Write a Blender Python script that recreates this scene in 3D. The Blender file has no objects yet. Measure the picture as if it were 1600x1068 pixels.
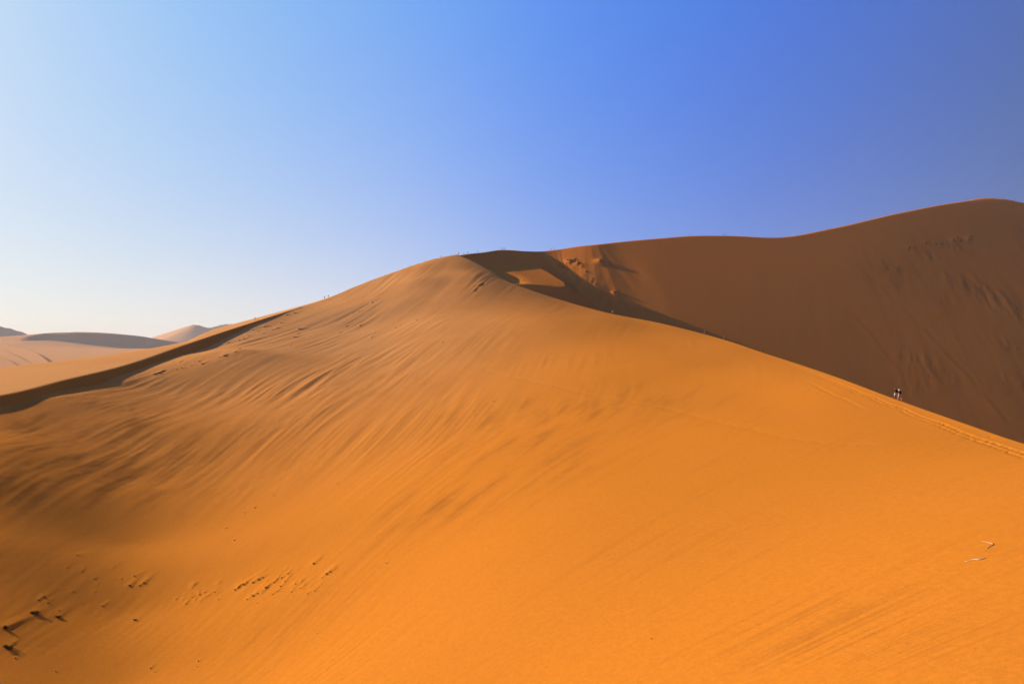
import bpy, bmesh, math, random
import numpy as np
from mathutils import Vector, Matrix

S = bpy.context.scene
COL = S.collection
rad = math.radians

# ------------------------------------------------------------------ camera
FPX = 1244.0                 # focal length in pixels of a 1600 px wide frame (28 mm lens)
PITCH = rad(0.74)
cam_d = bpy.data.cameras.new("camera")
cam_d.sensor_width = 36.0
cam_d.lens = FPX / 1600.0 * 36.0
cam_d.clip_start = 0.2
cam_d.clip_end = 60000.0
cam = bpy.data.objects.new("camera", cam_d)
COL.objects.link(cam)
cam.location = (0, 0, 0)
cam.rotation_euler = (rad(90) + PITCH, 0, 0)
S.camera = cam

# ------------------------------------------------------------------ world, sun, exposure
SUN_E, SUN_A = rad(20.8), rad(61.6)           # elevation; angle to the left of the view direction
L = Vector((-math.cos(SUN_E) * math.sin(SUN_A), math.cos(SUN_E) * math.cos(SUN_A), math.sin(SUN_E)))
world = bpy.data.worlds.new("World")
S.world = world
world.use_nodes = True
wn, wl = world.node_tree.nodes, world.node_tree.links
wn.clear()
sky = wn.new('ShaderNodeTexSky')
sky.sky_type = 'NISHITA'
sky.sun_disc = False
sky.sun_elevation = SUN_E
sky.sun_rotation = -SUN_A        # measured clockwise from +Y
sky.altitude = 600.0
sky.air_density = 1.0
sky.dust_density = 1.2
sky.ozone_density = 3.0
EXPOSURE = 1.0
def lin(c, gain=1.0):
    return tuple(((x / 255 / 12.92) if x <= 10 else ((x / 255 + .055) / 1.055) ** 2.4) * gain for x in c) + (1,)
def wmath(op, a, b=None, clamp=False):
    n = wn.new('ShaderNodeMath'); n.operation = op; n.use_clamp = clamp
    for k, q in enumerate((a, b)):
        if q is None: continue
        if isinstance(q, (int, float)): n.inputs[k].default_value = q
        else: wl.new(q, n.inputs[k])
    return n.outputs[0]
# colour of a dry, dusty desert sky as a function of direction (height above the horizon and angle to the sun)
tc = wn.new('ShaderNodeTexCoord')
sep = wn.new('ShaderNodeSeparateXYZ'); wl.new(tc.outputs['Generated'], sep.inputs[0])
dot = wn.new('ShaderNodeVectorMath'); dot.operation = 'DOT_PRODUCT'
wl.new(tc.outputs['Generated'], dot.inputs[0]); dot.inputs[1].default_value = L
def ramp(fac, stops, lo, hi):
    m = wn.new('ShaderNodeMapRange'); m.inputs[1].default_value = lo; m.inputs[2].default_value = hi
    wl.new(fac, m.inputs[0])
    r = wn.new('ShaderNodeValToRGB'); r.color_ramp.interpolation = 'B_SPLINE'
    e = r.color_ramp.elements
    while len(e) < len(stops): e.new(.5)
    for k, (p, c) in enumerate(stops):
        e[k].position = (p - lo) / (hi - lo); e[k].color = lin(c, 1 / 2 ** EXPOSURE)
    wl.new(m.outputs[0], r.inputs[0])
    return r.outputs[0]
hi_c = ramp(dot.outputs['Value'], [(-.6, (28, 38, 78)), (-.2, (48, 66, 118)), (0, (70, 97, 156)), (.25, (60, 106, 216)), (.5, (56, 132, 244)), (.7, (100, 168, 245)), (.86, (132, 194, 248)), (1.0, (235, 236, 238))], -.6, 1.0)
lo_c = ramp(dot.outputs['Value'], [(-.6, (96, 84, 92)), (-.1, (124, 130, 184)), (.25, (138, 166, 224)), (.45, (188, 207, 232)), (.62, (249, 243, 231)), (.8, (254, 245, 223)), (1.0, (255, 250, 236))], -.6, 1.0)
el = wmath('MAXIMUM', sep.outputs[2], 0.0)
ex = wmath('POWER', 2.718, wmath('MULTIPLY', el, wmath('SUBTRACT', wmath('MULTIPLY', wmath('MAXIMUM', dot.outputs['Value'], 0.0), 5.0), 9.5)))
mx = wn.new('ShaderNodeMix'); mx.data_type = 'RGBA'
wl.new(ex, mx.inputs[0]); wl.new(hi_c, mx.inputs[6]); wl.new(lo_c, mx.inputs[7])
skb = wn.new('ShaderNodeVectorMath'); skb.operation = 'SCALE'; skb.inputs[3].default_value = 0.10
wl.new(sky.outputs[0], skb.inputs[0])
mx2 = wn.new('ShaderNodeMix'); mx2.data_type = 'RGBA'; mx2.inputs[0].default_value = 0.92
wl.new(skb.outputs[0], mx2.inputs[6]); wl.new(mx.outputs[2], mx2.inputs[7])
bg = wn.new('ShaderNodeBackground')
wo = wn.new('ShaderNodeOutputWorld')
wl.new(mx2.outputs[2], bg.inputs['Color'])
wl.new(bg.outputs[0], wo.inputs['Surface'])

sun_d = bpy.data.lights.new("sun", 'SUN')
sun_d.energy = 5.0
sun_d.angle = rad(0.53)
sun_d.color = (1.0, 0.91, 0.74)
sun = bpy.data.objects.new("sun", sun_d)
COL.objects.link(sun)
sun.rotation_euler = (-L).to_track_quat('-Z', 'Y').to_euler()
sun.location = (0, 0, 50)

S.view_settings.view_transform = 'Standard'
S.view_settings.look = 'None'
S.view_settings.gamma = 1.0
S.view_settings.exposure = EXPOSURE

# ------------------------------------------------------------------ helpers
cP, sP = math.cos(PITCH), math.sin(PITCH)
def ray(u, v):
    xc, yc = (u - 800.0) / FPX, (534.0 - v) / FPX
    return xc, cP - yc * sP, sP + yc * cP
def wp(u, v, y):
    """world point on the line of sight of photo point (u, v) at forward distance y"""
    a, b, c = ray(u, v)
    return (a / b * y, y, c / b * y)

def tag(o, label=None, cat=None, group=None, kind=None):
    if label: o['label'] = label
    if cat: o['category'] = cat
    if group: o['group'] = group
    if kind: o['kind'] = kind
    return o

# gradient noise -----------------------------------------------------
def _hash(ix, iy, seed):
    h = (ix.astype(np.uint32) * np.uint32(374761393) + iy.astype(np.uint32) * np.uint32(668265263)
         + np.uint32((seed * 1274126177) & 0xFFFFFFFF))
    h = (h ^ (h >> np.uint32(13))) * np.uint32(1274126177)
    h = h ^ (h >> np.uint32(16))
    return h
def noise(x, y, seed=0):
    fx, fy = np.floor(x), np.floor(y)
    ix, iy = fx.astype(np.int64), fy.astype(np.int64)
    dx, dy = x - fx, y - fy
    ux = dx * dx * dx * (dx * (dx * 6 - 15) + 10)
    uy = dy * dy * dy * (dy * (dy * 6 - 15) + 10)
    def g(i, j):
        a = _hash(ix + i, iy + j, seed).astype(np.float64) * (2 * math.pi / 4294967296.0)
        return np.cos(a) * (dx - i) + np.sin(a) * (dy - j)
    n00, n10, n01, n11 = g(0, 0), g(1, 0), g(0, 1), g(1, 1)
    a = n00 + ux * (n10 - n00)
    b = n01 + ux * (n11 - n01)
    return (a + uy * (b - a)) * 1.5
def sstep(a, b, x):
    t = np.clip((x - a) / (b - a), 0, 1)
    return t * t * (3 - 2 * t)

# crest curves -------------------------------------------------------
class Crest:
    """crest line in plan with height and side attributes; distance of points to it is signed,
    positive on the right of its direction"""
    def __init__(self, pts, n=260):
        p = np.array(pts, float)
        d = np.r_[0, np.cumsum(np.hypot(np.diff(p[:, 0]), np.diff(p[:, 1])))]
        t = np.linspace(0, d[-1], n)
        m = np.zeros_like(p)                      # monotone-ish Catmull-Rom tangents
        for k in range(p.shape[1]):
            s = np.diff(p[:, k]) / np.diff(d)
            m[0, k], m[-1, k] = s[0], s[-1]
            h = np.diff(d)
            m[1:-1, k] = (s[:-1] * h[1:] + s[1:] * h[:-1]) / (h[1:] + h[:-1])
        i = np.clip(np.searchsorted(d, t, side='right') - 1, 0, len(d) - 2)
        h = (d[i + 1] - d[i]); u = (t - d[i]) / h
        u = u[:, None]; h = h[:, None]
        self.p = ((2*u**3 - 3*u**2 + 1) * p[i] + (u**3 - 2*u**2 + u) * h * m[i]
                  + (-2*u**3 + 3*u**2) * p[i + 1] + (u**3 - u**2) * h * m[i + 1])
    def query(self, x, y):
        P = self.p
        px, py = P[:, 0].astype(np.float32), P[:, 1].astype(np.float32)
        n = len(x)
        idx = np.empty(n, np.int64)
        for a in range(0, n, 20000):
            b = min(n, a + 20000)
            dd = (x[a:b, None].astype(np.float32) - px) ** 2 + (y[a:b, None].astype(np.float32) - py) ** 2
            idx[a:b] = np.argmin(dd, 1)
        best = np.full(n, 1e18); att = np.zeros((n, P.shape[1])); sgn = np.ones(n); end = np.zeros(n)
        for o in (-1, 0):
            i0 = np.clip(idx + o, 0, len(P) - 2)
            ax, ay = P[i0, 0], P[i0, 1]
            ex, ey = P[i0 + 1, 0] - ax, P[i0 + 1, 1] - ay
            t = ((x - ax) * ex + (y - ay) * ey) / (ex * ex + ey * ey)
            tc = np.clip(t, 0, 1)
            qx, qy = ax + tc * ex, ay + tc * ey
            d2 = (x - qx) ** 2 + (y - qy) ** 2
            w = d2 < best
            best = np.where(w, d2, best)
            att = np.where(w[:, None], P[i0] + tc[:, None] * (P[i0 + 1] - P[i0]), att)
            cr = ex * (y - ay) - ey * (x - ax)
            sgn = np.where(w, np.where(cr < 0, 1.0, -1.0), sgn)
        return np.sqrt(best) * sgn, att

# ------------------------------------------------------------------ the dunes as height functions
# main ridge: (u, v, depth, slope of the back side)
FACE = (97.0, 655.0)                         # the big slip face passes through this height at this depth, slope .62
FBEND = 7e-5
def face_z(x, y):
    return FACE[0] + .62 * (y - FACE[1]) - FBEND * np.maximum(x - 40, 0) ** 2
def face_pt(u, v):
    a, b, c = ray(u, v)
    y = 640.0
    for _ in range(60):
        y = y + .5 * ((FACE[0] - .62 * FACE[1] - FBEND * max(a / b * y - 40, 0) ** 2) / (c / b - .62) - y)
    return wp(u, v, y) + (.3,)
MAIN = [(-138, 20, 4, .10), (-129, 80, 4, .10), (-126, 100, -6, .08), (-122, 135, -8, .06), (-121, 155, -10, .05), (-121.3, 172, -11, .04)] + \
       [wp(u, v, y) + (k,) for u, v, y, k in [
        (0, 617, 190, .04), (100, 593, 232, .05), (200, 568.5, 285, .08), (292, 537, 345, .14), (340, 520.5, 384, .27), (392, 503.5, 428, .40),
        (460, 482, 482, .40), (510, 466.5, 522, .2), (560, 446, 545, .3), (620, 424, 562, .3), (680, 405, 574, .3),
        (720, 397.5, 580, .3), (755, 393.5, 598, .3), (790, 389.5, 620, .3), (822, 391.5, 627, .3), (845, 391.8, 635, .3), (872, 389, 638, .3), (900, 384.5, 637.5, .3), (930, 381.2, 637, .3)]] + [face_pt(u, v) for u, v in [
        (960, 378), (1030, 371.5), (1085, 367.5), (1140, 367.5), (1215, 370), (1300, 356), (1400, 333), (1500, 314.5), (1556, 308.5),
        (1610, 317.5), (1700, 345)]] + [(620, 700, 90, .3), (850, 640, 40, .3)]
main_c = Crest(MAIN, 340)

# spur coming from the summit towards the right of the camera
SPUR = [wp(u, v, y) for u, v, y in [
        (716, 397.5, 577), (742, 409, 561), (770, 424, 545), (788, 436, 531), (801, 442.5, 518), (822, 450, 508),
        (870, 466, 488), (957, 490, 440), (1020, 502, 402), (1100, 521.5, 340), (1200, 553, 240), (1300, 586, 172),
        (1402, 624, 124), (1500, 658.5, 94), (1600, 692.5, 76)]] + [(43, 56, -8.2), (37, 30, -8.6), (34, -5, -9.5), (34, -80, -14)]
spur_c = Crest(SPUR, 340)

# little cup-shaped drift below the summit hollow: its lip, and the plane of sand inside the lip
SIDE = [wp(u, v, y) for u, v, y in [(792, 441.5, 522), (822, 443, 522), (850, 445.5, 523), (872, 448.5, 525), (881, 448, 528), (883, 445, 534), (866, 431, 562), (834, 413, 606)]]
side_c = Crest(SIDE, 120)
_q = np.linalg.lstsq(np.c_[np.array(SIDE)[:, :2], np.ones(len(SIDE))], np.array(SIDE)[:, 2], rcond=None)[0]

# windward slope of the spur: heights at chosen places
CTRL = [wp(u, v, y) for u, v, y in [
    # toe of the slip face below the left crest
    (0, 641, 182), (60, 620, 205), (120, 602, 239), (160, 590.5, 259), (200, 579, 284), (250, 564.5, 312), (292, 552, 340), (345, 530.5, 381), (392, 509, 425), (430, 495, 456), (460, 484.2, 480),
    # the dome
    (510, 467, 521), (560, 446.5, 543), (620, 424.5, 560), (680, 405.5, 572), (720, 398.5, 578),
    (620, 452, 512), (700, 444, 508), (745, 428, 525), (650, 437, 522), (560, 478, 480), (765, 446, 502), (690, 425, 540),
    # the bowl
    (0, 1068, 68), (200, 1068, 72), (400, 1068, 66), (800, 1068, 46), (1200, 1068, 34.5), (1600, 1068, 28),
    (0, 960, 81), (200, 960, 89), (400, 960, 82), (800, 960, 58), (1200, 960, 43.5), (1600, 960, 34.5),
    (0, 850, 98), (200, 850, 112), (400, 850, 107), (800, 850, 75), (1200, 850, 56), (1600, 850, 43),
    (0, 750, 123), (200, 750, 147), (400, 750, 151), (800, 750, 104), (1200, 750, 76), (1600, 750, 59), (0, 700, 142), (200, 700, 172), (100, 650, 190),
    (400, 680, 194), (200, 640, 214), (800, 690, 138), (1200, 680, 104),
    (300, 610, 262), (500, 620, 250), (800, 620, 206), (1000, 620, 180), (1200, 620, 154),
    (430, 550, 340), (380, 545, 332), (300, 572, 296), (200, 605, 256), (250, 590, 275), (500, 560, 330), (700, 560, 310), (900, 560, 270), (1060, 560, 236),
    (560, 510, 432), (700, 500, 415), (850, 500, 390), (960, 510, 365)]]
CTRL = [(x, y, z) for x, y, z in CTRL] + [(p[0], p[1], p[2]) for p in spur_c.p[6::14]]
CTRL += [(0, 0, -13), (-40, 10, -24), (-90, 20, -30), (-90, -60, -32), (0, -80, -20), (-130, 90, -24)]

def tps_fit(pts):
    p = np.array(pts, float)
    n = len(p)
    d = np.hypot(p[:, None, 0] - p[None, :, 0], p[:, None, 1] - p[None, :, 1]) / 100
    K = np.where(d > 0, d * d * np.log(np.maximum(d, 1e-9)), 0) + np.eye(n) * 3e-3
    Q = np.c_[np.ones(n), p[:, :2] / 100]
    A = np.block([[K, Q], [Q.T, np.zeros((3, 3))]])
    w = np.linalg.solve(A, np.r_[p[:, 2], 0, 0, 0])
    return p, w
TP, TW = tps_fit(CTRL)
def tps(x, y):
    z = TW[-3] + TW[-2] * x / 100 + TW[-1] * y / 100
    for i in range(len(TP)):
        d2 = ((x - TP[i, 0]) ** 2 + (y - TP[i, 1]) ** 2) * 1e-4
        z = z + TW[i] * 0.5 * d2 * np.log(np.maximum(d2, 1e-12))
    return z
spur_off = spur_c.p[:, 2] - tps(spur_c.p[:, 0], spur_c.p[:, 1])
spur_c.p = np.c_[spur_c.p, spur_off]

def smax(a, b, k):
    h = np.clip(0.5 + 0.5 * (a - b) / k, 0, 1)
    return b + (a - b) * h + k * h * (1 - h)

# flow lines of the wind on the windward slope: contours of this function
def flow(x, y):
    yy = np.maximum(y, 15)
    return 40 * (1 + x / 42) * np.exp(1.2 * np.exp(-(yy - 60) / 85) + .6 * np.exp(-(yy - 40) / 25)) - .26 * 45 * np.logaddexp(0, (yy - 330) / 45)

# distant dunes ------------------------------------------------------
def far_crest(pts, n=80):
    return Crest([wp(u, v, y) + (k, b) for u, v, y, k, b in pts], n)
FAR = [
    far_crest([(10, 540, 1480, .60, .05), (40, 527, 1520, .60, .05), (68, 520.5, 1560, .60, .05), (125, 518.5, 1590, .60, .05), (220, 525, 1640, .60, .05),
               (300, 538, 1690, .60, .05), (420, 560, 1760, .60, .05)]),
    far_crest([(240, 526, 2950, .5, .3), (275, 515, 2800, .5, .3), (298, 507.8, 2715, .5, .3), (306, 506, 2700, .5, .3), (314, 508.5, 2720, .5, .3), (326, 511.5, 2770, .5, .3), (350, 506, 2840, .5, .3),
               (395, 509, 2950, .5, .3), (480, 530, 3100, .5, .3)]),
    far_crest([(-160, 505, 2000, .45, .2), (-60, 500, 2080, .45, .2), (0, 509, 2150, .45, .2), (25, 515, 2190, .45, .2), (60, 528, 2240, .45, .2)]),
]
RIDGES = [far_crest([(u, v - 6, y, .55, .10) for u, v, y in q]) for q in [
    [(40, 560, 1030), (20, 547.5, 1180), (0, 539, 1300), (-60, 530, 1400)],
    [(60, 579, 860), (24, 560, 985), (0, 551, 1090), (-70, 540, 1220)],
    [(80, 574, 880), (58, 557.5, 1035), (44, 551, 1120), (20, 545, 1200)],
    [(34, 580, 840), (8, 566, 920), (-20, 560, 980), (-90, 552, 1060)]]]

FS = 2.6                                       # the distant dunes stand this much farther than drawn above
def far_height(x, y):
    x = x / FS; y = y / FS
    z = -22 + np.clip((y - 800) * .060, 0, 48) + 0 * x
    z = z - .13 * np.maximum(x + 890, 0) * sstep(1250, 1560, y) * (1 - sstep(2000, 2400, y))
    z = z + 1.2 * noise(x / 160, y / 260, 31) + .3 * noise(x / 45, y / 80, 32)
    for c in FAR + RIDGES:
        s, a = c.query(x, y)
        f = np.where(s > 0, a[:, 2] - s * a[:, 3], a[:, 2] + s * a[:, 4])
        z = smax(f, z, .8)
    return z * FS

def height(x, y, detail=True):
    """ground height, dark-sand and painted-shade amount, pale-sand amount at plan points"""
    x = np.asarray(x, float); y = np.asarray(y, float)
    r = np.hypot(x, y)
    far = r > 1200
    z = np.zeros_like(x); dark = np.zeros_like(x); pale = np.zeros_like(x)
    if far.any():
        z[far] = far_height(x[far], y[far])
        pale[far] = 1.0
    nr = ~far
    if nr.any():
        X, Y = x[nr], y[nr]
        # main ridge
        sm, am = main_c.query(X, Y)
        hm = am[:, 2]
        wob = 0
        if detail:
            wob = .5 * noise(X / 60, Y / 60, 5)
        lee = hm - .62 * sm
        face = face_z(X, Y) + 1.2 * noise(X / 190, Y / 240, 9) * sstep(0, 60, sm)   # the big slip face is one even slope
        lee = lee + (face - lee) * sstep(50, 110, X) * sstep(-200, 200, Y - X)
        back = hm + am[:, 3] * sm
        b = -sm
        back = back - .16 * np.maximum(b - 80 - 15 * noise(X / 200, Y / 200, 8), 0)
        rnd = .0035 * np.hypot(X, Y)               # a crest is never quite sharp
        back = np.where(sm > 0, hm + np.maximum(am[:, 3], .1) * sm, back)
        M = -smax(-lee, -back, .7 * rnd)
        # spur
        ss, asp = spur_c.query(X, Y)
        ss = -ss                                  # positive on the lee (right) side
        A = tps(X, Y) + asp[:, 3] * np.exp(-np.abs(ss) / 12)
        beyond = np.maximum(-sm, 0)
        A = A - .5 * beyond - .01 * beyond ** 2
        leeS = asp[:, 2] - .62 * ss
        onA = ss < 0
        Sp = np.where(onA, A, leeS)
        # hollow with the little side crest
        sd, ad = side_c.query(X, Y)
        inside = sd < 0
        plane = _q[0] * X + _q[1] * Y + _q[2]
        plane = plane + (ad[:, 2] - (_q[0] * ad[:, 0] + _q[1] * ad[:, 1] + _q[2])) * np.exp(sd / 6)
        sideH = np.where(inside, plane, ad[:, 2] - .74 * sd)
        sideH = sideH - 2.4 * (1 - sstep(3, 24, ss)) * (1 - np.exp(np.minimum(sd, 0) / 3)) * sstep(14, 2, X)
        near = (ss > 0) & (np.hypot(X - 8, Y - 560) < 78) & (Y < 616) & (sm > 0)
        Z = smax(M, Sp, .6)
        Z = np.where(near, np.maximum(Z, sideH), Z)
        # valley floor
        floor = np.where(ss > 0, -70, -34) + .8 * noise(X / 50, Y / 50, 3)
        Z = smax(Z, floor, 2.0)
        # the camera's own dune top
        mound = -1.7 - .48 * np.maximum(np.hypot(X, Y) - 1.2, 0)
        isA = onA & (Sp > M - .3) & (r[nr] < 900)
        dk = np.zeros_like(X); pl = np.zeros_like(X)
        if detail:
            f = flow(X, Y)
            # relief of wind streaks, stronger to the left
            lefty = sstep(.12, -.30, (X / np.maximum(Y, 1)))
            warp = 1.6 * noise(X / 30, Y / 60, 11)
            n1 = noise((f + warp) / 10.0, Y / 75, 12)
            n2 = .9 - 2.2 * np.abs(noise((f + warp * .6) / 5.5, Y / 85, 13)) + .5 * noise((f + warp * .6) / 3.2, Y / 60, 17)
            n3 = noise((f + warp * .3) / 1.5, Y / 36, 14)
            n5 = noise(X / 30, Y / 70, 16)
            amp = isA * sstep(0, 14, -ss) * sstep(-2, 10, np.where(sm > 0, sm, 30))
            Z = Z + amp * (.75 * lefty * (1 - .55 * sstep(-.30, -.55, X / np.maximum(Y, 1))) + .14) * (.07 + .93 * sstep(80, 270, Y)) * (.20 * n1 + .15 * n2 * (.4 + 1.2 * sstep(-.3, .5, n5)) + .07 * n3 * (.2 + 1.8 * sstep(-.2, .6, n5)))
            rough = sstep(.0, -.35, X / np.maximum(Y, 1)) * sstep(-.35, .55, noise(X / 24, Y / 34, 18) + .3 * noise(X / 9, Y / 12, 19))
            Z = Z + amp * rough * (.3 + .7 * sstep(90, 200, Y)) * (.055 * noise((f + warp) / 2.4, Y / 9, 56) + .03 * noise(X / 1.6, Y / 3.2, 57) + .015 * noise(X / .8, Y / 1.5, 58))
            Z = Z + amp * .5 * noise(X / 38, Y / 60, 15)
            # slip faces: faint chutes down the fall line, big far dune
            onM = (~isA) & (sm > 0)
            t = X + .3 * sm
            Z = Z + onM * sstep(2, 40, sm) * (.012 * noise(t / 11.0, sm / 160, 21) + .012 * noise(t / 3.2, sm / 80, 22))
            # drifts behind tufts of grass: steep dark side to the right, tail along the wind
            for hx, hy, hr, hh, tl, tx, ty in HUM:
                k = np.nonzero((np.abs(X - hx) < hr * (3 + tl)) & (np.abs(Y - hy) < hr * (3 + tl)))[0]
                if len(k) == 0: continue
                dx, dy = X[k] - hx, Y[k] - hy
                a1 = (dx * tx + dy * ty) / hr; a2 = (dx * ty - dy * tx) / hr
                w = np.where(a1 > 0, np.exp(-(a1 / tl) ** 2) , np.exp(-(a1 / .8) ** 2))
                c = 1 + .25 * np.clip(a1, 0, 20) / tl
                Z[k] += hh * w * np.exp(-np.where(a2 > 0, (a2 / (.55 * c)) ** 2, (a2 / (1.1 * c)) ** 2))
            # footprints: a beaten track just below the crest of the spur, and fainter tracks
            onw = isA & (Y < 420) & (ss < 0)
            if onw.any():
                k = np.nonzero(onw)[0]
                s_, y_, x_ = -ss[k], Y[k], X[k]
                wv = .25 * noise(y_ / 9, y_ * 0 + 3, 41)
                for off, dep, wid, ya, yb, sd_ in ((2.1, .10, .24, 20, 330, 42), (2.8, .08, .25, 40, 200, 43), (6.4, .08, .3, 118, 165, 44)):
                    step = .15 + .85 * sstep(-.15, .25, noise(y_ / .55, s_ * .9, sd_))
                    q = np.exp(-((s_ - off - wv) / wid) ** 2)
                    Z[k] -= dep * q * step * sstep(ya - 6, ya + 6, y_) * (1 - sstep(yb - 20, yb + 20, y_))
                    Z[k] += .12 * dep * np.exp(-((s_ - off - wv + 1.9 * wid) / (wid * .9)) ** 2) * sstep(ya - 6, ya + 6, y_) * (1 - sstep(yb - 20, yb + 20, y_))
                for tr, dep, wid in TRACKS:
                    d_, _a = tr.query(x_, y_)
                    d_ = d_ + .5 * noise(x_ / 12, y_ / 12, 45)
                    q = np.exp(-(d_ / wid) ** 2)
                    Z[k] -= dep * q * (.4 + .6 * sstep(-.2, .3, noise(x_ / .9, y_ / .9, 46)))
            # dark heavy-mineral sand gathered in patches; far-left ones also paint in shade
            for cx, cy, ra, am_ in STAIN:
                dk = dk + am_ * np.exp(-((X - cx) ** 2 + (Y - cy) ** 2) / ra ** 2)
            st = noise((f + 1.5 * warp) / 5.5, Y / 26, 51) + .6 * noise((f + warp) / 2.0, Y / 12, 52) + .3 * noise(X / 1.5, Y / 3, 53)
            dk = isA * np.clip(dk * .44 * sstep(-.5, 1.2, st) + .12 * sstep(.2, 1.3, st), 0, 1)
            # faint darker chutes on the big slip face
            st = noise(t / 17.0, sm / 150, 54) + .7 * noise(t / 5.5, sm / 50, 55)
            k = np.nonzero(onM & (X > 15) & (Y > 300))[0]
            dm = np.zeros(len(k))
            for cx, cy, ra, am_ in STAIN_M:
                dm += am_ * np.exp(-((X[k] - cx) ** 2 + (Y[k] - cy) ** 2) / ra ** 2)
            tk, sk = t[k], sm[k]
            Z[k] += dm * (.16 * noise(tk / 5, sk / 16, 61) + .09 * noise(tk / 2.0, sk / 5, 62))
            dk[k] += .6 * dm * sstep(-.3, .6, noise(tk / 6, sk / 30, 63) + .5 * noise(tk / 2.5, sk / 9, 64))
            k = np.nonzero(onM & (X > 60))[0]
            for tr, dep, wid in GULLY:
                d_, _a = tr.query(X[k], Y[k]); d_ = d_ + 1.2 * noise(X[k] / 25, Y[k] / 25, 65)
                Z[k] += dep * .5 * (np.exp(-((d_ - wid) / wid) ** 2) - np.exp(-((d_ + wid) / wid) ** 2)) * (.3 + .7 * sstep(-.4, .3, noise(X[k] / 9, Y[k] / 14, 66)))
            dkM = dk
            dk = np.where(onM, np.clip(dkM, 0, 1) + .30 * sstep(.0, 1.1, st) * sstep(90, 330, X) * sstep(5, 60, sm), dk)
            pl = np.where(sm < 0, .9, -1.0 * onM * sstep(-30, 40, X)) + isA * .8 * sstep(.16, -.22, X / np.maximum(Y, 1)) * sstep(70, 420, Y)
        Z = np.maximum(Z, mound)
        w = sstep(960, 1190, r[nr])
        if (w > 0).any():
            Zf = far_height(X, Y) if w.min() > 0 else np.where(w > 0, far_height(X, Y), 0)
            Z = np.maximum(Z * (1 - w) + Zf * w, np.where(w > 0, Z - 1e3 * w, Z))
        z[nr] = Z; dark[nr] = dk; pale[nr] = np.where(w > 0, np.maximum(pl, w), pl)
    return z, dark, pale

def on_ground(u, v, y0=15.0, y1=900.0, detail=True):
    a, b, c = ray(u, v)
    ys = np.exp(np.linspace(math.log(y0), math.log(y1), 2500))
    xs, zs = a / b * ys, c / b * ys
    g = height(xs, ys, detail)[0]
    k = np.nonzero(g > zs)[0]
    i = k[0] if len(k) else len(ys) - 1
    return Vector((xs[i], ys[i], g[i]))

HUM = []; STAIN = []; TRACKS = []; STAIN_M = []; GULLY = []
random.seed(4)
def spots(pts, jit=0):
    return [(u + random.uniform(-jit, jit), v + random.uniform(-jit, jit) * .5, d) for u, v, d in pts]
# tufts of grass seen in the photo: (u, v, width in photo pixels)
SHRUBS = [(55, 961, 13), (92, 966, 10), (12, 1016, 16), (211, 970, 6)]
NEAR_TUFTS = [(490, 884, 6), (380, 916, 5), (395, 913, 5), (404, 908, 5), (373, 920, 4), (367, 923, 4), (411, 905, 4), (440, 905, 4), (450, 899, 4),
    (415, 921, 5), (403, 929, 4), (395, 933, 5), (386, 938, 4), (438, 918, 4), (428, 912, 4), (445, 911, 3), (510, 900, 5), (516, 897, 4), (503, 905, 3),
    (462, 915, 3), (470, 921, 3), (455, 926, 3), (402, 943, 3), (341, 938, 3), (300, 935, 3), (312, 931, 3), (320, 927, 3), (290, 945, 3), (275, 937, 3),
    (335, 927, 3), (492, 925, 3), (480, 930, 3), (425, 930, 3), (433, 926, 3)]
LEFT_TUFTS = [(203, 916, 6), (210, 901, 4), (225, 912, 5), (218, 916, 4), (190, 905, 3), (160, 948, 4), (70, 935, 5), (60, 939, 4), (75, 944, 4), (8, 985, 12),
    (92, 956, 3), (120, 866, 3), (114, 925, 3), (148, 905, 3), (24, 1030, 4), (22, 1007, 3), (128, 893, 3), (105, 886, 3)]
LONE = [(87, 1049, 3), (235, 1043, 3.2), (241, 1048, 2.4), (310, 1031, 3), (308, 1040, 2.4), (495, 990, 2.4), (366, 845, 3), (353, 825, 2.6), (398, 792, 3),
    (427, 773, 2.6), (527, 756, 2.6), (1018, 992, 3.2), (950, 865, 2.4), (382, 800, 2.4), (604, 883, 3)]
CREST_TUFTS = [(460, 488.5, 4), (447, 491.5, 3), (439, 504, 4), (413, 510, 4), (433, 512.5, 3), (402, 517, 3), (412, 521, 3), (388, 524.5, 3), (381, 530, 4), (374, 532, 4),
    (355, 535, 3), (375, 545.5, 3), (367, 551, 4), (350, 557, 5), (342, 559, 3), (311, 565, 4), (316, 569, 5), (281, 566, 3), (284, 575, 4), (276, 577, 3), (248, 583, 6), (241, 585, 5),
    (254, 580, 3), (254, 590, 3), (298, 571, 3), (416, 508, 3), (467, 515, 4), (465, 522, 3), (460, 528, 4), (453, 541, 3), (426, 515, 3), (395, 515, 3)]
DOME_TUFTS = [(587, 469, 3), (560, 486, 3), (581, 473, 3), (541, 511, 3), (562, 510, 3), (551, 491, 2.5), (650, 500, 3), (690, 536, 3), (748, 446, 4), (741, 455, 4),
    (618, 512, 3), (585, 520, 3), (580, 527, 3), (625, 508, 3), (530, 521, 3), (770, 627, 3), (742, 649, 3), (638, 855, 3)]
FACE_TUFTS = [(887, 408, 5), (895, 409, 4), (904, 413, 5), (898, 406, 4), (909, 417, 4), (880, 419, 5), (873, 416, 4), (916, 425, 5), (926, 436, 4), (931, 446, 5), (924, 441, 4),
    (936, 449, 4), (960, 459, 6), (965, 464, 4), (1009, 486, 4), (952, 413, 4), (956, 416, 3), (905, 436, 4), (912, 431, 3), (944, 462, 3), (938, 455, 3)]
RIGHT_TUFTS = [(1388, 415, 3), (1402, 421, 4), (1377, 412, 3), (1420, 388, 4), (1427, 387, 3), (1447, 381, 4), (1462, 381, 3), (1490, 376, 5), (1496, 373, 4), (1500, 378, 3), (1516, 370, 4), (1514, 376, 3), (1384, 419, 3), (1470, 382, 3)]
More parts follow.
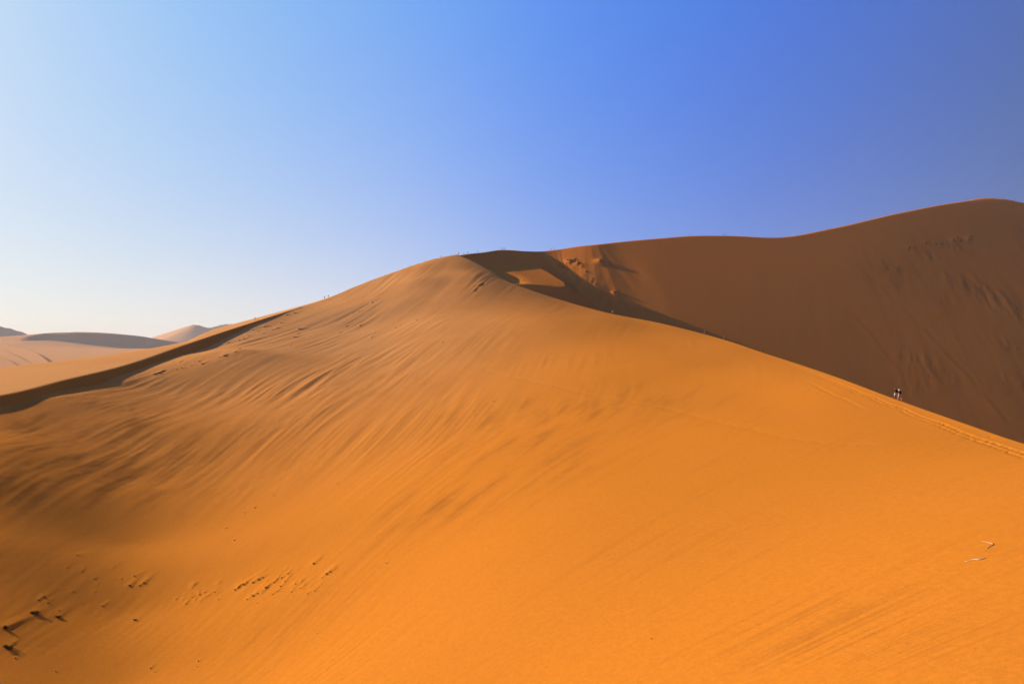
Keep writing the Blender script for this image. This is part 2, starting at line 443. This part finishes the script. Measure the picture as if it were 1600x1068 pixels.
def _prep():
    global GROUND
    GROUND = {}
    def add(pts, size, hgt, tail):
        for u, v, d in pts:
            g = on_ground(u, v, detail=False)
            GROUND[(u, v)] = g
            m = d / FPX * g.y                       # width in metres
            # wind direction there, from the flow function
            e = .5
            fx = float(flow(g.x + e, g.y) - flow(g.x - e, g.y)); fy = float(flow(g.x, g.y + e) - flow(g.x, g.y - e))
            n_ = math.hypot(fx, fy) or 1
            tx, ty = -fy / n_, fx / n_
            if ty < 0: tx, ty = -tx, -ty
            da = random.gauss(0, .16); tx, ty = tx * math.cos(da) - ty * math.sin(da), tx * math.sin(da) + ty * math.cos(da)
            HUM.append((g.x + tx * m * .6, g.y + ty * m * .6, m * size * random.uniform(.75, 1.25), m * hgt * random.uniform(.6, 1.3), tail * random.uniform(.5, 1.2), tx, ty))
    add(SHRUBS, .6, .03, 6)
    add(NEAR_TUFTS, 1.0, .30, 6)
    add(LEFT_TUFTS, .9, .13, 6)
    add([(u + random.gauss(0, 16), v + random.gauss(0, 6) - 3, random.uniform(2, 4)) for u, v, d in NEAR_TUFTS + NEAR_TUFTS], 1.0, .22, 4)
    add([(u + random.gauss(0, 22), v + random.gauss(0, 14), random.uniform(2, 3.5)) for u, v, d in LEFT_TUFTS], 1.0, .10, 4)
    add([(u + random.gauss(0, 9), v + random.gauss(0, 4) + 3, random.uniform(2, 3.5)) for u, v, d in CREST_TUFTS], .9, .14, 4)
    add(LONE, .8, .25, 4)
    add(CREST_TUFTS, .8, .22, 5)
    add(DOME_TUFTS, .8, .22, 5)
    add(FACE_TUFTS, .9, .17, .9)
    add(RIGHT_TUFTS, .9, .13, .9)
    for u, v, d, h in [(937, 411, 9, .50), (890, 410, 7, .42), (942, 413, 6, .4), (902, 413, 6, .35), (960, 460, 5, .3)]:
        g = on_ground(u, v, detail=False); m = d / FPX * g.y
        HUM.append((g.x, g.y, m * .75, m * h, 1.1, .35, .94))
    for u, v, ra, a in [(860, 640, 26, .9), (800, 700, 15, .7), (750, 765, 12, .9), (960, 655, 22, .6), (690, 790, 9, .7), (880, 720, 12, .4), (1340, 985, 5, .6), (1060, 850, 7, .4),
                        (1380, 1000, 4, .6), (470, 960, 6, .5), (1560, 830, 7, .4), (560, 600, 40, .4), (1250, 960, 5, .4), (70, 690, 26, 1.6), (150, 655, 20, 1.3), (20, 740, 18, 1.2), (220, 640, 18, .8), (110, 760, 16, .9), (230, 730, 16, .7), (20, 840, 12, .7), (330, 700, 18, .5)]:  # far-left patches here put that slope's shade into the sand colour
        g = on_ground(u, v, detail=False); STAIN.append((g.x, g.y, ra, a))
    for pts, dep, wid in [([(760, 580), (900, 612), (1050, 640), (1150, 665), (1250, 688), (1350, 697), (1450, 694), (1540, 683)], .05, .9),
                          ([(985, 592), (1060, 591), (1130, 592), (1180, 588)], .05, .8)]:
        q = [on_ground(u, v, detail=False) for u, v in pts]
        TRACKS.append((Crest([tuple(g) for g in q], 60), dep, wid))
    gul, stm = [], []
    for pts, dep, wid in [([(1290, 372), (1350, 425), (1420, 492), (1500, 575), (1570, 655)], .09, 1.5), ([(1200, 378), (1250, 420), (1320, 480), (1380, 540)], .04, 1.8),
                          ([(1420, 390), (1480, 430), (1540, 475), (1590, 515)], .05, 1.6), ([(1340, 500), (1400, 570), (1450, 630)], .05, 1.4),
                          ([(1110, 385), (1130, 420), (1160, 470)], .05, 1.5), ([(1480, 340), (1540, 390), (1598, 440)], .04, 1.6)]:
        gul.append((Crest([tuple(on_ground(u, v, detail=False)) for u, v in pts], 60), dep, wid))
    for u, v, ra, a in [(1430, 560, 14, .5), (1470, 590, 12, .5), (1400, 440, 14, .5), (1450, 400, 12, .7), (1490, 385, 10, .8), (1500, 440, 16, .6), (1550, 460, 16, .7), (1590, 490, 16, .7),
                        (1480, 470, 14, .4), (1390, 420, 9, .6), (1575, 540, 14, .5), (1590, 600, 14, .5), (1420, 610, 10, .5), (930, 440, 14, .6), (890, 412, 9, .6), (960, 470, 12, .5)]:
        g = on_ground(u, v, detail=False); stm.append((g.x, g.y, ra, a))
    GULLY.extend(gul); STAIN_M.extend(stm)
_prep()

# ------------------------------------------------------------------ materials
class Nodes:
    def __init__(self, name):
        self.m = bpy.data.materials.new(name); self.m.use_nodes = True
        self.t = self.m.node_tree; self.n = self.t.nodes; self.b = self.n['Principled BSDF']
        self.b.inputs['Roughness'].default_value = 1.0
        self.b.inputs['Specular IOR Level'].default_value = 0.0
    def add(self, kind, **kw):
        x = self.n.new(kind)
        for k, v in kw.items(): setattr(x, k, v)
        return x
    def link(self, a, b): self.t.links.new(a, b)
    def noise(self, vec, scale, detail=4, rough=.6):
        x = self.add('ShaderNodeTexNoise'); x.inputs['Scale'].default_value = scale
        x.inputs['Detail'].default_value = detail; x.inputs['Roughness'].default_value = rough
        self.link(vec, x.inputs['Vector']); return x.outputs['Fac']
    def mix(self, f, a, b, blend='MIX'):
        x = self.add('ShaderNodeMix', data_type='RGBA', blend_type=blend)
        for k, q in ((0, f), (6, a), (7, b)):
            if isinstance(q, (int, float, tuple)): x.inputs[k].default_value = q
            else: self.link(q, x.inputs[k])
        return x.outputs[2]
    def mr(self, f, a, b, c, d):
        x = self.add('ShaderNodeMapRange')
        for k, q in enumerate((f, a, b, c, d)):
            if k: x.inputs[k].default_value = q
            else: self.link(q, x.inputs[0])
        return x.outputs[0]
def sand_material():
    q = Nodes("sand")
    tc = q.add('ShaderNodeTexCoord'); P = tc.outputs['Object']
    at = {k: q.add('ShaderNodeAttribute', attribute_name=k).outputs['Fac'] for k in ('dark_sand_shade', 'pale_sand')}
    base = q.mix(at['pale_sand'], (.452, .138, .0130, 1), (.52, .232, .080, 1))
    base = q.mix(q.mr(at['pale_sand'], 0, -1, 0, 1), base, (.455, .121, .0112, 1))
    n0 = q.noise(P, .035, 3)
    base = q.mix(q.mr(n0, .35, .7, 0, .25), base, (.43, .137, .020, 1))
    base = q.mix(at['dark_sand_shade'], base, (.225, .072, .012, 1))  # dark sand, plus shade painted on the far-left slope
    n1 = q.noise(P, 2.6, 5, .75)                     # grains, ripples and scattered darker grit
    g = q.mr(n1, .25, .75, .86, 1.12)
    gc = q.add('ShaderNodeCombineColor')
    for k in range(3): q.link(g, gc.inputs[k])
    col = q.mix(1.0, base, gc.outputs[0], 'MULTIPLY')
    q.link(col, q.b.inputs['Base Color'])
    bump = q.add('ShaderNodeBump'); bump.inputs['Strength'].default_value = .35; bump.inputs['Distance'].default_value = .075
    q.link(q.noise(P, 5.0, 5, .75), bump.inputs['Height'])
    q.link(bump.outputs[0], q.b.inputs['Normal'])
    return q.m
SAND = sand_material()

# ------------------------------------------------------------------ terrain meshes
import os
Q = float(os.environ.get('TQ', '1'))
def terrain():
    na, nc = int(1500 * Q), int(160 * Q)
    half = rad(37)
    ang = np.r_[np.linspace(-half, half, na, endpoint=False),
                half + (2 * math.pi - 2 * half) * np.linspace(0, 1, nc, endpoint=False)]
    nA = len(ang)
    rr = np.r_[np.geomspace(1.0, 24, int(70 * Q), endpoint=False), np.geomspace(24, 860, int(1200 * Q), endpoint=False),
               np.geomspace(860, 10500, int(400 * Q))]
    nR = len(rr)
    X = (rr[:, None] * np.sin(ang)[None, :]).ravel()
    Y = (rr[:, None] * np.cos(ang)[None, :]).ravel()
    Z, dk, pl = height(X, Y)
    X = np.r_[X, 0]; Y = np.r_[Y, 0]; Z = np.r_[Z, -1.7]; dk = np.r_[dk, 0]; pl = np.r_[pl, 0]
    co = np.c_[X, Y, Z]
    i, j = np.meshgrid(np.arange(nR - 1), np.arange(nA), indexing='ij')
    j2 = (j + 1) % nA
    quads = np.stack([i * nA + j, (i + 1) * nA + j, (i + 1) * nA + j2, i * nA + j2], -1)
    cut = np.searchsorted(rr, 1200.0)
    def build(name, q, tris=None):
        used = np.unique(np.r_[q.ravel(), tris.ravel() if tris is not None else []]).astype(np.int64)
        remap = np.full(len(co), -1, np.int64); remap[used] = np.arange(len(used))
        me = bpy.data.meshes.new(name)
        c = co[used]
        q = remap[q].reshape(-1, 4)
        loops = q.ravel(); starts = np.arange(len(q)) * 4; tot = np.full(len(q), 4)
        if tris is not None:
            t = remap[tris]
            starts = np.r_[starts, len(loops) + np.arange(len(t)) * 3]
            loops = np.r_[loops, t.ravel()]; tot = np.r_[tot, np.full(len(t), 3)]
        me.vertices.add(len(c)); me.vertices.foreach_set('co', c.astype(np.float32).ravel())
        me.loops.add(len(loops)); me.loops.foreach_set('vertex_index', loops.astype(np.int32))
        me.polygons.add(len(starts)); me.polygons.foreach_set('loop_start', starts.astype(np.int32))
        me.update(calc_edges=True)
        me.polygons.foreach_set('use_smooth', np.ones(len(starts), bool))
        for nm, arr in (('dark_sand_shade', dk), ('pale_sand', pl)):
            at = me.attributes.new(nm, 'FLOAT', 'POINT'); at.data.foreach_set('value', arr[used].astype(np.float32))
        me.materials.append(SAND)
        o = bpy.data.objects.new(name, me); COL.objects.link(o)
        return tag(o, kind='structure')
    fan = np.c_[np.full(nA, len(co) - 1), np.arange(nA), (np.arange(nA) + 1) % nA]
    build('sand_dune', quads[:cut], fan)
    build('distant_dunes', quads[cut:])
terrain()

# ------------------------------------------------------------------ desert haze
def haze():
    bm = bmesh.new()
    bmesh.ops.create_cube(bm, size=1.0)
    me = bpy.data.meshes.new('haze')
    bm.transform(Matrix.Translation((0, 0, 80)) @ Matrix.Diagonal((22000, 22000, 360, 1)))
    bm.to_mesh(me); bm.free()
    m = bpy.data.materials.new('haze_air'); m.use_nodes = True
    n, l = m.node_tree.nodes, m.node_tree.links
    n.clear()
    out = n.new('ShaderNodeOutputMaterial'); v = n.new('ShaderNodeVolumePrincipled')
    v.inputs['Color'].default_value = (.88, .78, .78, 1)
    v.inputs['Density'].default_value = 0.55e-4
    l.new(v.outputs[0], out.inputs['Volume'])
    me.materials.append(m)
    o = bpy.data.objects.new('haze', me); COL.objects.link(o)
    tag(o, kind='stuff')
haze()

# ------------------------------------------------------------------ small things
def flat_mat(name, c, var=.25, scale=6):
    q = Nodes(name)
    P = q.add('ShaderNodeTexCoord').outputs['Object']
    f = q.mr(q.noise(P, scale, 3), .3, .7, 1 - var, 1 + var)
    gc = q.add('ShaderNodeCombineColor')
    for k in range(3): q.link(f, gc.inputs[k])
    q.link(q.mix(1.0, tuple(c) + (1,), gc.outputs[0], 'MULTIPLY'), q.b.inputs['Base Color'])
    q.b.inputs['Roughness'].default_value = .85
    return q.m
M_DARK = flat_mat('dry_dark_grass', (.055, .040, .018))
M_OLIVE = flat_mat('olive_grass', (.15, .105, .035))
M_LEAF = flat_mat('shrub_leaf', (.035, .036, .016))
M_STEM = flat_mat('shrub_stem', (.10, .065, .035))
M_WOOD = flat_mat('bleached_wood', (.50, .35, .20), .2, 3)
M_BARK = flat_mat('weathered_bark', (.36, .21, .10), .3, 5)
M_SKIN = flat_mat('skin', (.50, .27, .18), .05)
M_SKIN2 = flat_mat('tanned_skin', (.30, .15, .09), .05)
CLOTH = {k: flat_mat(k + '_cloth', c, .12) for k, c in dict(black=(.012, .012, .014), white=(.75, .73, .70), grey=(.24, .24, .26), pale=(.55, .52, .48), navy=(.03, .04, .08),
         pink=(.55, .30, .27), khaki=(.28, .22, .13), blue=(.10, .16, .28), brown=(.08, .05, .03)).items()}

def link_mesh(name, bm, mat, parent=None, smooth=False):
    me = bpy.data.meshes.new(name)
    bm.to_mesh(me); bm.free()
    if smooth: me.polygons.foreach_set('use_smooth', np.ones(len(me.polygons), bool))
    me.materials.append(mat)
    o = bpy.data.objects.new(name, me); COL.objects.link(o)
    if parent: o.parent = parent
    return o

def tuft_bm(rng, n=70):
    """clump of dry grass blades, about 1 m across and .7 m high before scaling"""
    bm = bmesh.new()
    for _ in range(n):
        a = rng.uniform(0, 2 * math.pi); r0 = rng.uniform(0, .28); out = rng.uniform(.05, .45); h = rng.uniform(.25, .75)
        c, q = math.cos(a), math.sin(a)
        p0 = Vector((c * r0, q * r0, -.12)); p1 = Vector((c * (r0 + out * .4), q * (r0 + out * .4), h * .7)); p2 = Vector((c * (r0 + out), q * (r0 + out), h * rng.uniform(.75, 1.1)))
        w = Vector((-q, c, 0)) * rng.uniform(.018, .04)
        v = [bm.verts.new(p) for p in (p0 - w, p0 + w, p1 + w * .8, p1 - w * .8, p2)]
        bm.faces.new(v[:4]); bm.faces.new((v[3], v[2], v[4]))
    return bm
def bush_bms(rng, n=520):
    """low desert shrub: leafy crown of small leaves in clumps, and forked stems"""
    leaf, stem = bmesh.new(), bmesh.new()
    clumps = [(rng.uniform(-.38, .38), rng.uniform(-.38, .38), rng.uniform(.10, .48), rng.uniform(.12, .24)) for _ in range(13)]
    for k in range(n):
        cx, cy, cz, cr = clumps[k % len(clumps)]
        d = Vector((rng.gauss(0, 1), rng.gauss(0, 1), rng.gauss(0, 1))).normalized() * cr * rng.uniform(.5, 1.1)
        p = Vector((cx, cy, cz)) + d
        a = Vector((rng.gauss(0, 1), rng.gauss(0, 1), rng.gauss(0, .6))).normalized(); b = a.cross(Vector((rng.gauss(0, 1), rng.gauss(0, 1), rng.gauss(0, 1)))).normalized()
        l, w = rng.uniform(.05, .10), rng.uniform(.018, .035)
        leaf.faces.new([leaf.verts.new(p + q) for q in (-a * l, b * w, a * l, -b * w)])
    for cx, cy, cz, cr in clumps:
        pts = [Vector((cx * .1, cy * .1, -.15)), Vector((cx * .5, cy * .5, cz * .35)), Vector((cx, cy, cz))]
        for (p, q), (r1, r2) in zip(zip(pts, pts[1:]), ((.028, .018), (.018, .008))):
            ring = []
            for P_, r_ in ((p, r1), (q, r2)):
                ring.append([stem.verts.new(P_ + Vector((math.cos(t) * r_, math.sin(t) * r_, 0))) for t in np.arange(5) * 2 * math.pi / 5])
            for i in range(5): stem.faces.new((ring[0][i], ring[0][(i + 1) % 5], ring[1][(i + 1) % 5], ring[1][i]))
    return leaf, stem

rng = random.Random(11)
def ground_z(x, y):
    return float(height(np.array([x]), np.array([y]))[0][0])
for (u, v, d), lab in zip(SHRUBS, [
        'dark green round shrub with a sand tail, left of a slightly smaller one', 'dark shrub just right of a bigger shrub near the left edge',
        'largest dark shrub, in the lower left corner of the slope', 'small dark shrub standing alone right of the two shrubs']):
    g = GROUND[(u, v)]; m = d / FPX * g.y
    e = bpy.data.objects.new('desert_shrub', None); COL.objects.link(e)
    e.location = (g.x, g.y, ground_z(g.x, g.y) - .03 * m); e.scale = (m, m, m * .6); e.rotation_euler = (0, 0, rng.uniform(0, 6))
    lf, st = bush_bms(rng)
    link_mesh('foliage', lf, M_LEAF, e); link_mesh('stem', st, M_STEM, e)
    tag(e, lab, 'shrub', 'dark shrubs on the lower left slope')

TUFT_ME = {}
def tuft_group(pts, mat, label, group, size, hz):
    for k, (u, v, d) in enumerate(pts):
        key = (mat.name, k % 5)
        if key not in TUFT_ME:
            o = link_mesh('grass_tuft', tuft_bm(rng), mat); TUFT_ME[key] = o.data
        else:
            o = bpy.data.objects.new('grass_tuft', TUFT_ME[key]); COL.objects.link(o)
        g = GROUND[(u, v)]; m = d / FPX * g.y * size
        o.location = (g.x, g.y, ground_z(g.x, g.y) - .05 * m); o.scale = (m, m, m * hz); o.rotation_euler = (0, 0, rng.uniform(0, 6))
        tag(o, label, 'grass tuft', group)
tuft_group(NEAR_TUFTS, M_DARK, 'small dark grass tuft in the band of sand drifts on the lower slope', 'grass tufts in the band of sand drifts', .85, .7)
tuft_group(LEFT_TUFTS, M_DARK, 'small dark grass tuft near the shrubs at the lower left edge', 'grass tufts around the shrubs', .9, .7)
tuft_group(LONE, M_DARK, 'tiny dark grass tuft scattered alone on the smooth near slope', 'lone grass tufts on the smooth slope', 1.0, .8)
tuft_group(CREST_TUFTS, M_DARK, 'dark grass tuft on the slope just under the shaded left crest', 'grass tufts under the left crest', .9, .6)
tuft_group(DOME_TUFTS, M_DARK, 'dark grass tuft on the streaked slope below the rounded summit', 'grass tufts below the summit', .9, .6)
tuft_group(FACE_TUFTS, M_OLIVE, 'olive grass tuft along the shadow edge right of the summit hollow', 'olive grass tufts along the shadow edge', 1.0, .7)
tuft_group(RIGHT_TUFTS, M_OLIVE, 'olive grass tuft high on the right part of the brown slip face', 'olive grass tufts high on the slip face', 1.0, .7)

# bleached sticks on the sand at the right
def stick(name, pts, radii, mat, label, cat):
    g = [on_ground(u, v) for u, v in pts]
    o0 = g[0]
    bm = bmesh.new(); rings = []
    for i, p in enumerate(g):
        t = (g[min(i + 1, len(g) - 1)] - g[max(i - 1, 0)]).normalized()
        a = t.cross(Vector((0, 0, 1))).normalized(); b = a.cross(t)
        r = radii[i]
        rings.append([bm.verts.new(p - o0 + Vector((0, 0, r * .55)) + (a * math.cos(k) + b * math.sin(k)) * r * (1 + .15 * math.sin(3 * k + i))) for k in np.arange(8) * math.pi / 4])
    for r1, r2 in zip(rings, rings[1:]):
        for k in range(8): bm.faces.new((r1[k], r1[(k + 1) % 8], r2[(k + 1) % 8], r2[k]))
    bm.faces.new(rings[0][::-1]); bm.faces.new(rings[-1])
    bmesh.ops.recalc_face_normals(bm, faces=bm.faces)
    o = link_mesh(name, bm, mat, None, True)
    o.location = o0
    return tag(o, label, cat)
stick('driftwood_stick', [(1507.5, 877.2), (1512, 876.8), (1516, 875.4), (1522, 874.6), (1527, 874.9), (1532, 874.2), (1537, 872.6), (1542, 871)],
      [.012, .022, .028, .034, .036, .034, .026, .008], M_WOOD, 'pale bleached stick lying on the orange sand at the right', 'stick')
stick('bent_branch', [(1533, 845.2), (1540, 846.5), (1546, 848), (1550, 849.2), (1552, 851), (1549, 852.6), (1545, 854.5), (1542.5, 857)],
      [.008, .016, .020, .026, .034, .028, .020, .024], M_BARK, 'brown bent branch lying on the sand just above the pale stick', 'branch')

# ------------------------------------------------------------------ people
def skin_mesh(name, verts, edges, radii, mat, parent, levels=1):
    me = bpy.data.meshes.new(name)
    me.from_pydata([Vector(v) for v in verts], edges, [])
    o = bpy.data.objects.new(name, me); COL.objects.link(o)
    md = o.modifiers.new('skin', 'SKIN'); md.use_smooth_shade = True
    for i, r in enumerate(radii):
        sv = me.skin_vertices[0].data[i]
        sv.radius = r if isinstance(r, tuple) else (r, r)
        sv.use_root = (i == 0)
    o.modifiers.new('sub', 'SUBSURF').levels = levels
    dg = bpy.context.evaluated_depsgraph_get()
    me2 = bpy.data.meshes.new_from_object(o.evaluated_get(dg))
    me2.name = name
    me2.materials.clear(); me2.materials.append(mat)
    bpy.data.objects.remove(o)
    o = bpy.data.objects.new(name, me2); COL.objects.link(o); o.parent = parent
    return o

def make_person(pose, skin, top, bottom, head, pack=None):
    """figure 1.72 m tall facing -Y; pose: 'walk', 'stand' or 'crouch'"""
    e = bpy.data.objects.new('person', None); COL.objects.link(e)
    lean, dz = 0.0, 0.0
    if pose == 'walk':
        kneeL, ankL, toeL = (.10, -.18, .49), (.10, -.24, .08), (.10, -.42, .035)
        kneeR, ankR, toeR = (-.10, .02, .47), (-.10, .36, .13), (-.10, .24, .03)
        elbL, wrL = (.27, .12, 1.10), (.28, -.02, .88); elbR, wrR = (-.27, -.10, 1.10), (-.26, -.28, .93); lean = -.06
    elif pose == 'crouch':
        dz = -.50
        kneeL, ankL, toeL = (.16, -.36, .52), (.13, -.02, .08), (.14, -.2, .035)
        kneeR, ankR, toeR = (-.16, -.36, .50), (-.13, -.02, .08), (-.14, -.2, .035)
        elbL, wrL = (.25, -.26, .68), (.15, -.42, .55); elbR, wrR = (-.25, -.26, .68), (-.15, -.42, .55); lean = -.20
    else:
        kneeL, ankL, toeL = (.10, -.02, .48), (.12, .02, .08), (.15, -.17, .035)
        kneeR, ankR, toeR = (-.10, -.03, .48), (-.11, .0, .08), (-.14, -.19, .035)
        elbL, wrL = (.27, .05, 1.12), (.27, -.07, .88); elbR, wrR = (-.27, .03, 1.12), (-.22, -.16, .95)
    def T(x, y, z): return (x, y + lean * max(0, (z - .9)) / .5, z + dz)
    V = [T(0, 0, .94), T(0, 0, 1.08), T(0, .01, 1.26), T(0, .0, 1.40), T(0, -.01, 1.48), T(0, -.03, 1.57), T(0, -.03, 1.66), T(0, -.115, 1.56)]
    Rr = [(.15, .11), (.13, .10), (.16, .11), (.13, .085), .052, (.078, .09), (.066, .075), .016]
    E = [(0, 1), (1, 2), (2, 3), (3, 4), (4, 5), (5, 6), (5, 7)]
    def chain(start, pts, rs):
        k = start
        for p_, r_ in zip(pts, rs):
            V.append(p_); Rr.append(r_); E.append((k, len(V) - 1)); k = len(V) - 1
        return k
    for sx, kn, an, to, el, wr in ((1, kneeL, ankL, toeL, elbL, wrL), (-1, kneeR, ankR, toeR, elbR, wrR)):
        chain(0, [T(.10 * sx, 0, .86), kn, an, to], [.088, .058, .043, (.045, .03)])
        f = Vector(wr) - Vector(el); f.normalize()
        palm = Vector(wr) + f * .07
        sh = T(.19 * sx, .01, 1.38)
        h = chain(3, [sh, el, wr, tuple(palm)], [.056, .043, .030, (.036, .018)])
        side = Vector((0, 1, 0)) if abs(f.y) < .8 else Vector((0, 0, 1))
        for j, ln in enumerate((.075, .085, .08, .062)):
            b_ = palm + side * (j - 1.5) * .019 + f * .035
            m_ = b_ + f * ln * .55 + Vector((-sx * .012, 0, 0)); t_ = m_ + f * ln * .4 + Vector((-sx * .022, 0, 0))
            chain(h, [tuple(b_), tuple(m_), tuple(t_)], [.0095, .0085, .007])
        th = palm - side * .035 - f * .02
        chain(h, [tuple(th), tuple(th - side * .02 + f * .045)], [.011, .008])
    skin_mesh('body', V, E, Rr, skin, e)
    # clothes follow the same joints
    sV = [T(0, 0, 1.0), T(0, 0, 1.10), T(0, .01, 1.26), T(0, .0, 1.41)]; sR = [(.165, .13), (.15, .12), (.18, .13), (.145, .10)]; sE = [(0, 1), (1, 2), (2, 3)]
    for sx, el in ((1, elbL), (-1, elbR)):
        sh = Vector(T(.19 * sx, .01, 1.385)); sV += [tuple(sh), tuple(sh + (Vector(el) - sh) * .62)]; sR += [.075, .066]; sE += [(3, len(sV) - 2), (len(sV) - 2, len(sV) - 1)]
    skin_mesh('shirt', sV, sE, sR, top, e)
    bV = [T(0, 0, 1.02), T(0, 0, .92)]; bR = [(.155, .12), (.165, .13)]; bE = [(0, 1)]
    for sx, kn in ((1, kneeL), (-1, kneeR)):
        hp = Vector(T(.10 * sx, 0, .85)); bV += [tuple(hp), tuple(hp + (Vector(kn) - hp) * .85)]; bR += [.108, .092]; bE += [(1, len(bV) - 2), (len(bV) - 2, len(bV) - 1)]
    skin_mesh('shorts', bV, bE, bR, bottom, e)
    # hair or hat
    bm = bmesh.new(); bmesh.ops.create_uvsphere(bm, u_segments=16, v_segments=10, radius=1)
    c = Vector(T(0, -.02, 1.625))
    for v_ in bm.verts:
        z = v_.co.z
        if z < -.15: v_.co.z = -.15 + (z + .15) * .25; brim = head[0] == 'hat'; f_ = 1.45 if brim and z > -.5 else .98; v_.co.x *= f_; v_.co.y *= f_
    bm.transform(Matrix.Translation(c) @ Matrix.Diagonal((.098, .115, .115, 1)))
    link_mesh('hat' if head[0] == 'hat' else 'hair', bm, head[1], e, True)
    if pack:
        bm = bmesh.new(); bmesh.ops.create_cube(bm, size=1)
        bmesh.ops.bevel(bm, geom=bm.edges[:], offset=.22, segments=3, affect='EDGES')
        bm.transform(Matrix.Translation(Vector(T(0, .20, 1.24))) @ Matrix.Diagonal((.32, .20, .48, 1)))
        link_mesh('backpack', bm, pack, e, True)
    # shoes
    for an, to in ((ankL, toeL), (ankR, toeR)):
        a_, t_ = Vector(an), Vector(to)
        skin_mesh('shoe', [tuple(a_ + Vector((0, .03, -.02))), tuple(a_ * .5 + t_ * .5 + Vector((0, 0, -.01))), tuple(t_)], [(0, 1), (1, 2)], [.052, .05, .044], CLOTH['brown'], e)
    return e
def copy_person(src):
    e = src.copy(); COL.objects.link(e)
    for ch in src.children:
        c = ch.copy(); COL.objects.link(c); c.parent = e
    return e
def crest_at(u, y0, y1):
    a, b, c = ray(u, 500)
    ys = np.linspace(y0, y1, 700); xs = a / b * ys
    g = height(xs, ys)[0]
    i = int(np.argmax(g / ys))
    return Vector((xs[i], ys[i], g[i]))
def put(e, loc, rz, label, group, scale=1.0):
    e.location = loc; e.rotation_euler = (0, 0, rad(rz)); e.scale = (scale,) * 3
    tag(e, label, 'person', group)

PAIR = 'pair of walkers on the near crest'
pa = make_person('walk', M_SKIN2, CLOTH['black'], CLOTH['pale'], ('hair', CLOTH['brown']), CLOTH['black'])
put(pa, crest_at(1399, 112, 150), 205, 'person in black top, pale shorts and dark hair, walking left of a white-hatted companion', PAIR, 1.02)
pb = make_person('walk', M_SKIN, CLOTH['black'], CLOTH['pink'], ('hat', CLOTH['white']), CLOTH['black'])
put(pb, crest_at(1405, 105, 145), 200, 'person in a white hat and black top walking on the near crest beside a companion', PAIR, 1.0)

pw = make_person('stand', M_SKIN, CLOTH['white'], CLOTH['khaki'], ('hat', CLOTH['white']))
put(pw, crest_at(957, 380, 470), 150, 'person in white standing on the crest in front of the dark shadow', 'people far along the spur crest', 1.05)
pc = make_person('crouch', M_SKIN2, CLOTH['black'], CLOTH['black'], ('hair', CLOTH['black']))
put(pc, crest_at(965.5, 380, 470), 190, 'person in dark clothes crouching beside the white-clad person on the crest', 'people far along the spur crest', 1.1)
pg = make_person('walk', M_SKIN, CLOTH['grey'], CLOTH['black'], ('hair', CLOTH['brown']), CLOTH['navy'])
put(pg, crest_at(1101, 290, 380), 200, 'person in grey top and black shorts on the crest below the brown slip face', 'people far along the spur crest', 1.05)
pp = make_person('stand', M_SKIN, CLOTH['pink'], CLOTH['khaki'], ('hair', CLOTH['brown']), CLOTH['black'])
put(pp, crest_at(1131, 270, 360), 160, 'person in a pink top a little right of the grey-topped walker on the crest', 'people far along the spur crest', 1.0)
pd = copy_person(pc)
put(pd, crest_at(819, 505, 535), 120, 'dark crouching person on the lip of the small sunlit hollow', 'people far along the spur crest', 1.1)
sil_a = make_person('walk', M_SKIN2, CLOTH['navy'], CLOTH['black'], ('hat', CLOTH['brown']), CLOTH['black'])
sil_b = make_person('stand', M_SKIN2, CLOTH['black'], CLOTH['navy'], ('hair', CLOTH['brown']))
SKY = 'people on the skyline'
used = set()
for src, u, y0, y1, rz, lab in [
        (pc, 688, 500, 640, 90, 'dark crouching person on the rounded skyline left of the summit'),
        (sil_b, 716.5, 520, 660, 20, 'person standing upright just left of where the summit shade begins'),
        (pc, 724.5, 520, 670, 60, 'dark crouching person exactly where the summit shade begins'),
        (sil_a, 731, 560, 680, 100, 'person walking on the shaded summit ridge just right of a crouching one'),
        (sil_b, 746.5, 560, 690, 70, 'person standing alone between two groups on the shaded summit ridge'),
        (sil_a, 784.5, 560, 700, 110, 'left one of two people close together on top of the shaded ridge'),
        (sil_b, 787.8, 560, 700, 10, 'right one of two people close together on top of the shaded ridge'),
        (sil_a, 861, 560, 700, 100, 'left one of two people in the saddle where the brown slip face begins'),
        (sil_b, 866.2, 560, 700, 100, 'right one of two people in the saddle where the brown slip face begins'),
        (sil_b, 1077.5, 560, 720, 60, 'person standing alone on the skyline of the big brown slip face'),
        (sil_a, 1131, 560, 720, 80, 'left one of two tiny people on the hump of the brown skyline'),
        (sil_b, 1134.2, 560, 720, 30, 'right one of two tiny people on the hump of the brown skyline'),
        (sil_a, 398.5, 380, 520, 200, 'person walking alone on the dark left crest in front of the pale sky'),
        (sil_a, 507, 440, 590, 190, 'left one of two people climbing where the left crest meets the dome'),
        (sil_b, 513, 440, 590, 170, 'right one of two people climbing where the left crest meets the dome')]:
    if src not in used and src in (sil_a, sil_b): e = src; used.add(src)
    else: e = copy_person(src)
    put(e, crest_at(u, y0, y1), rz, lab, SKY, 1.08)
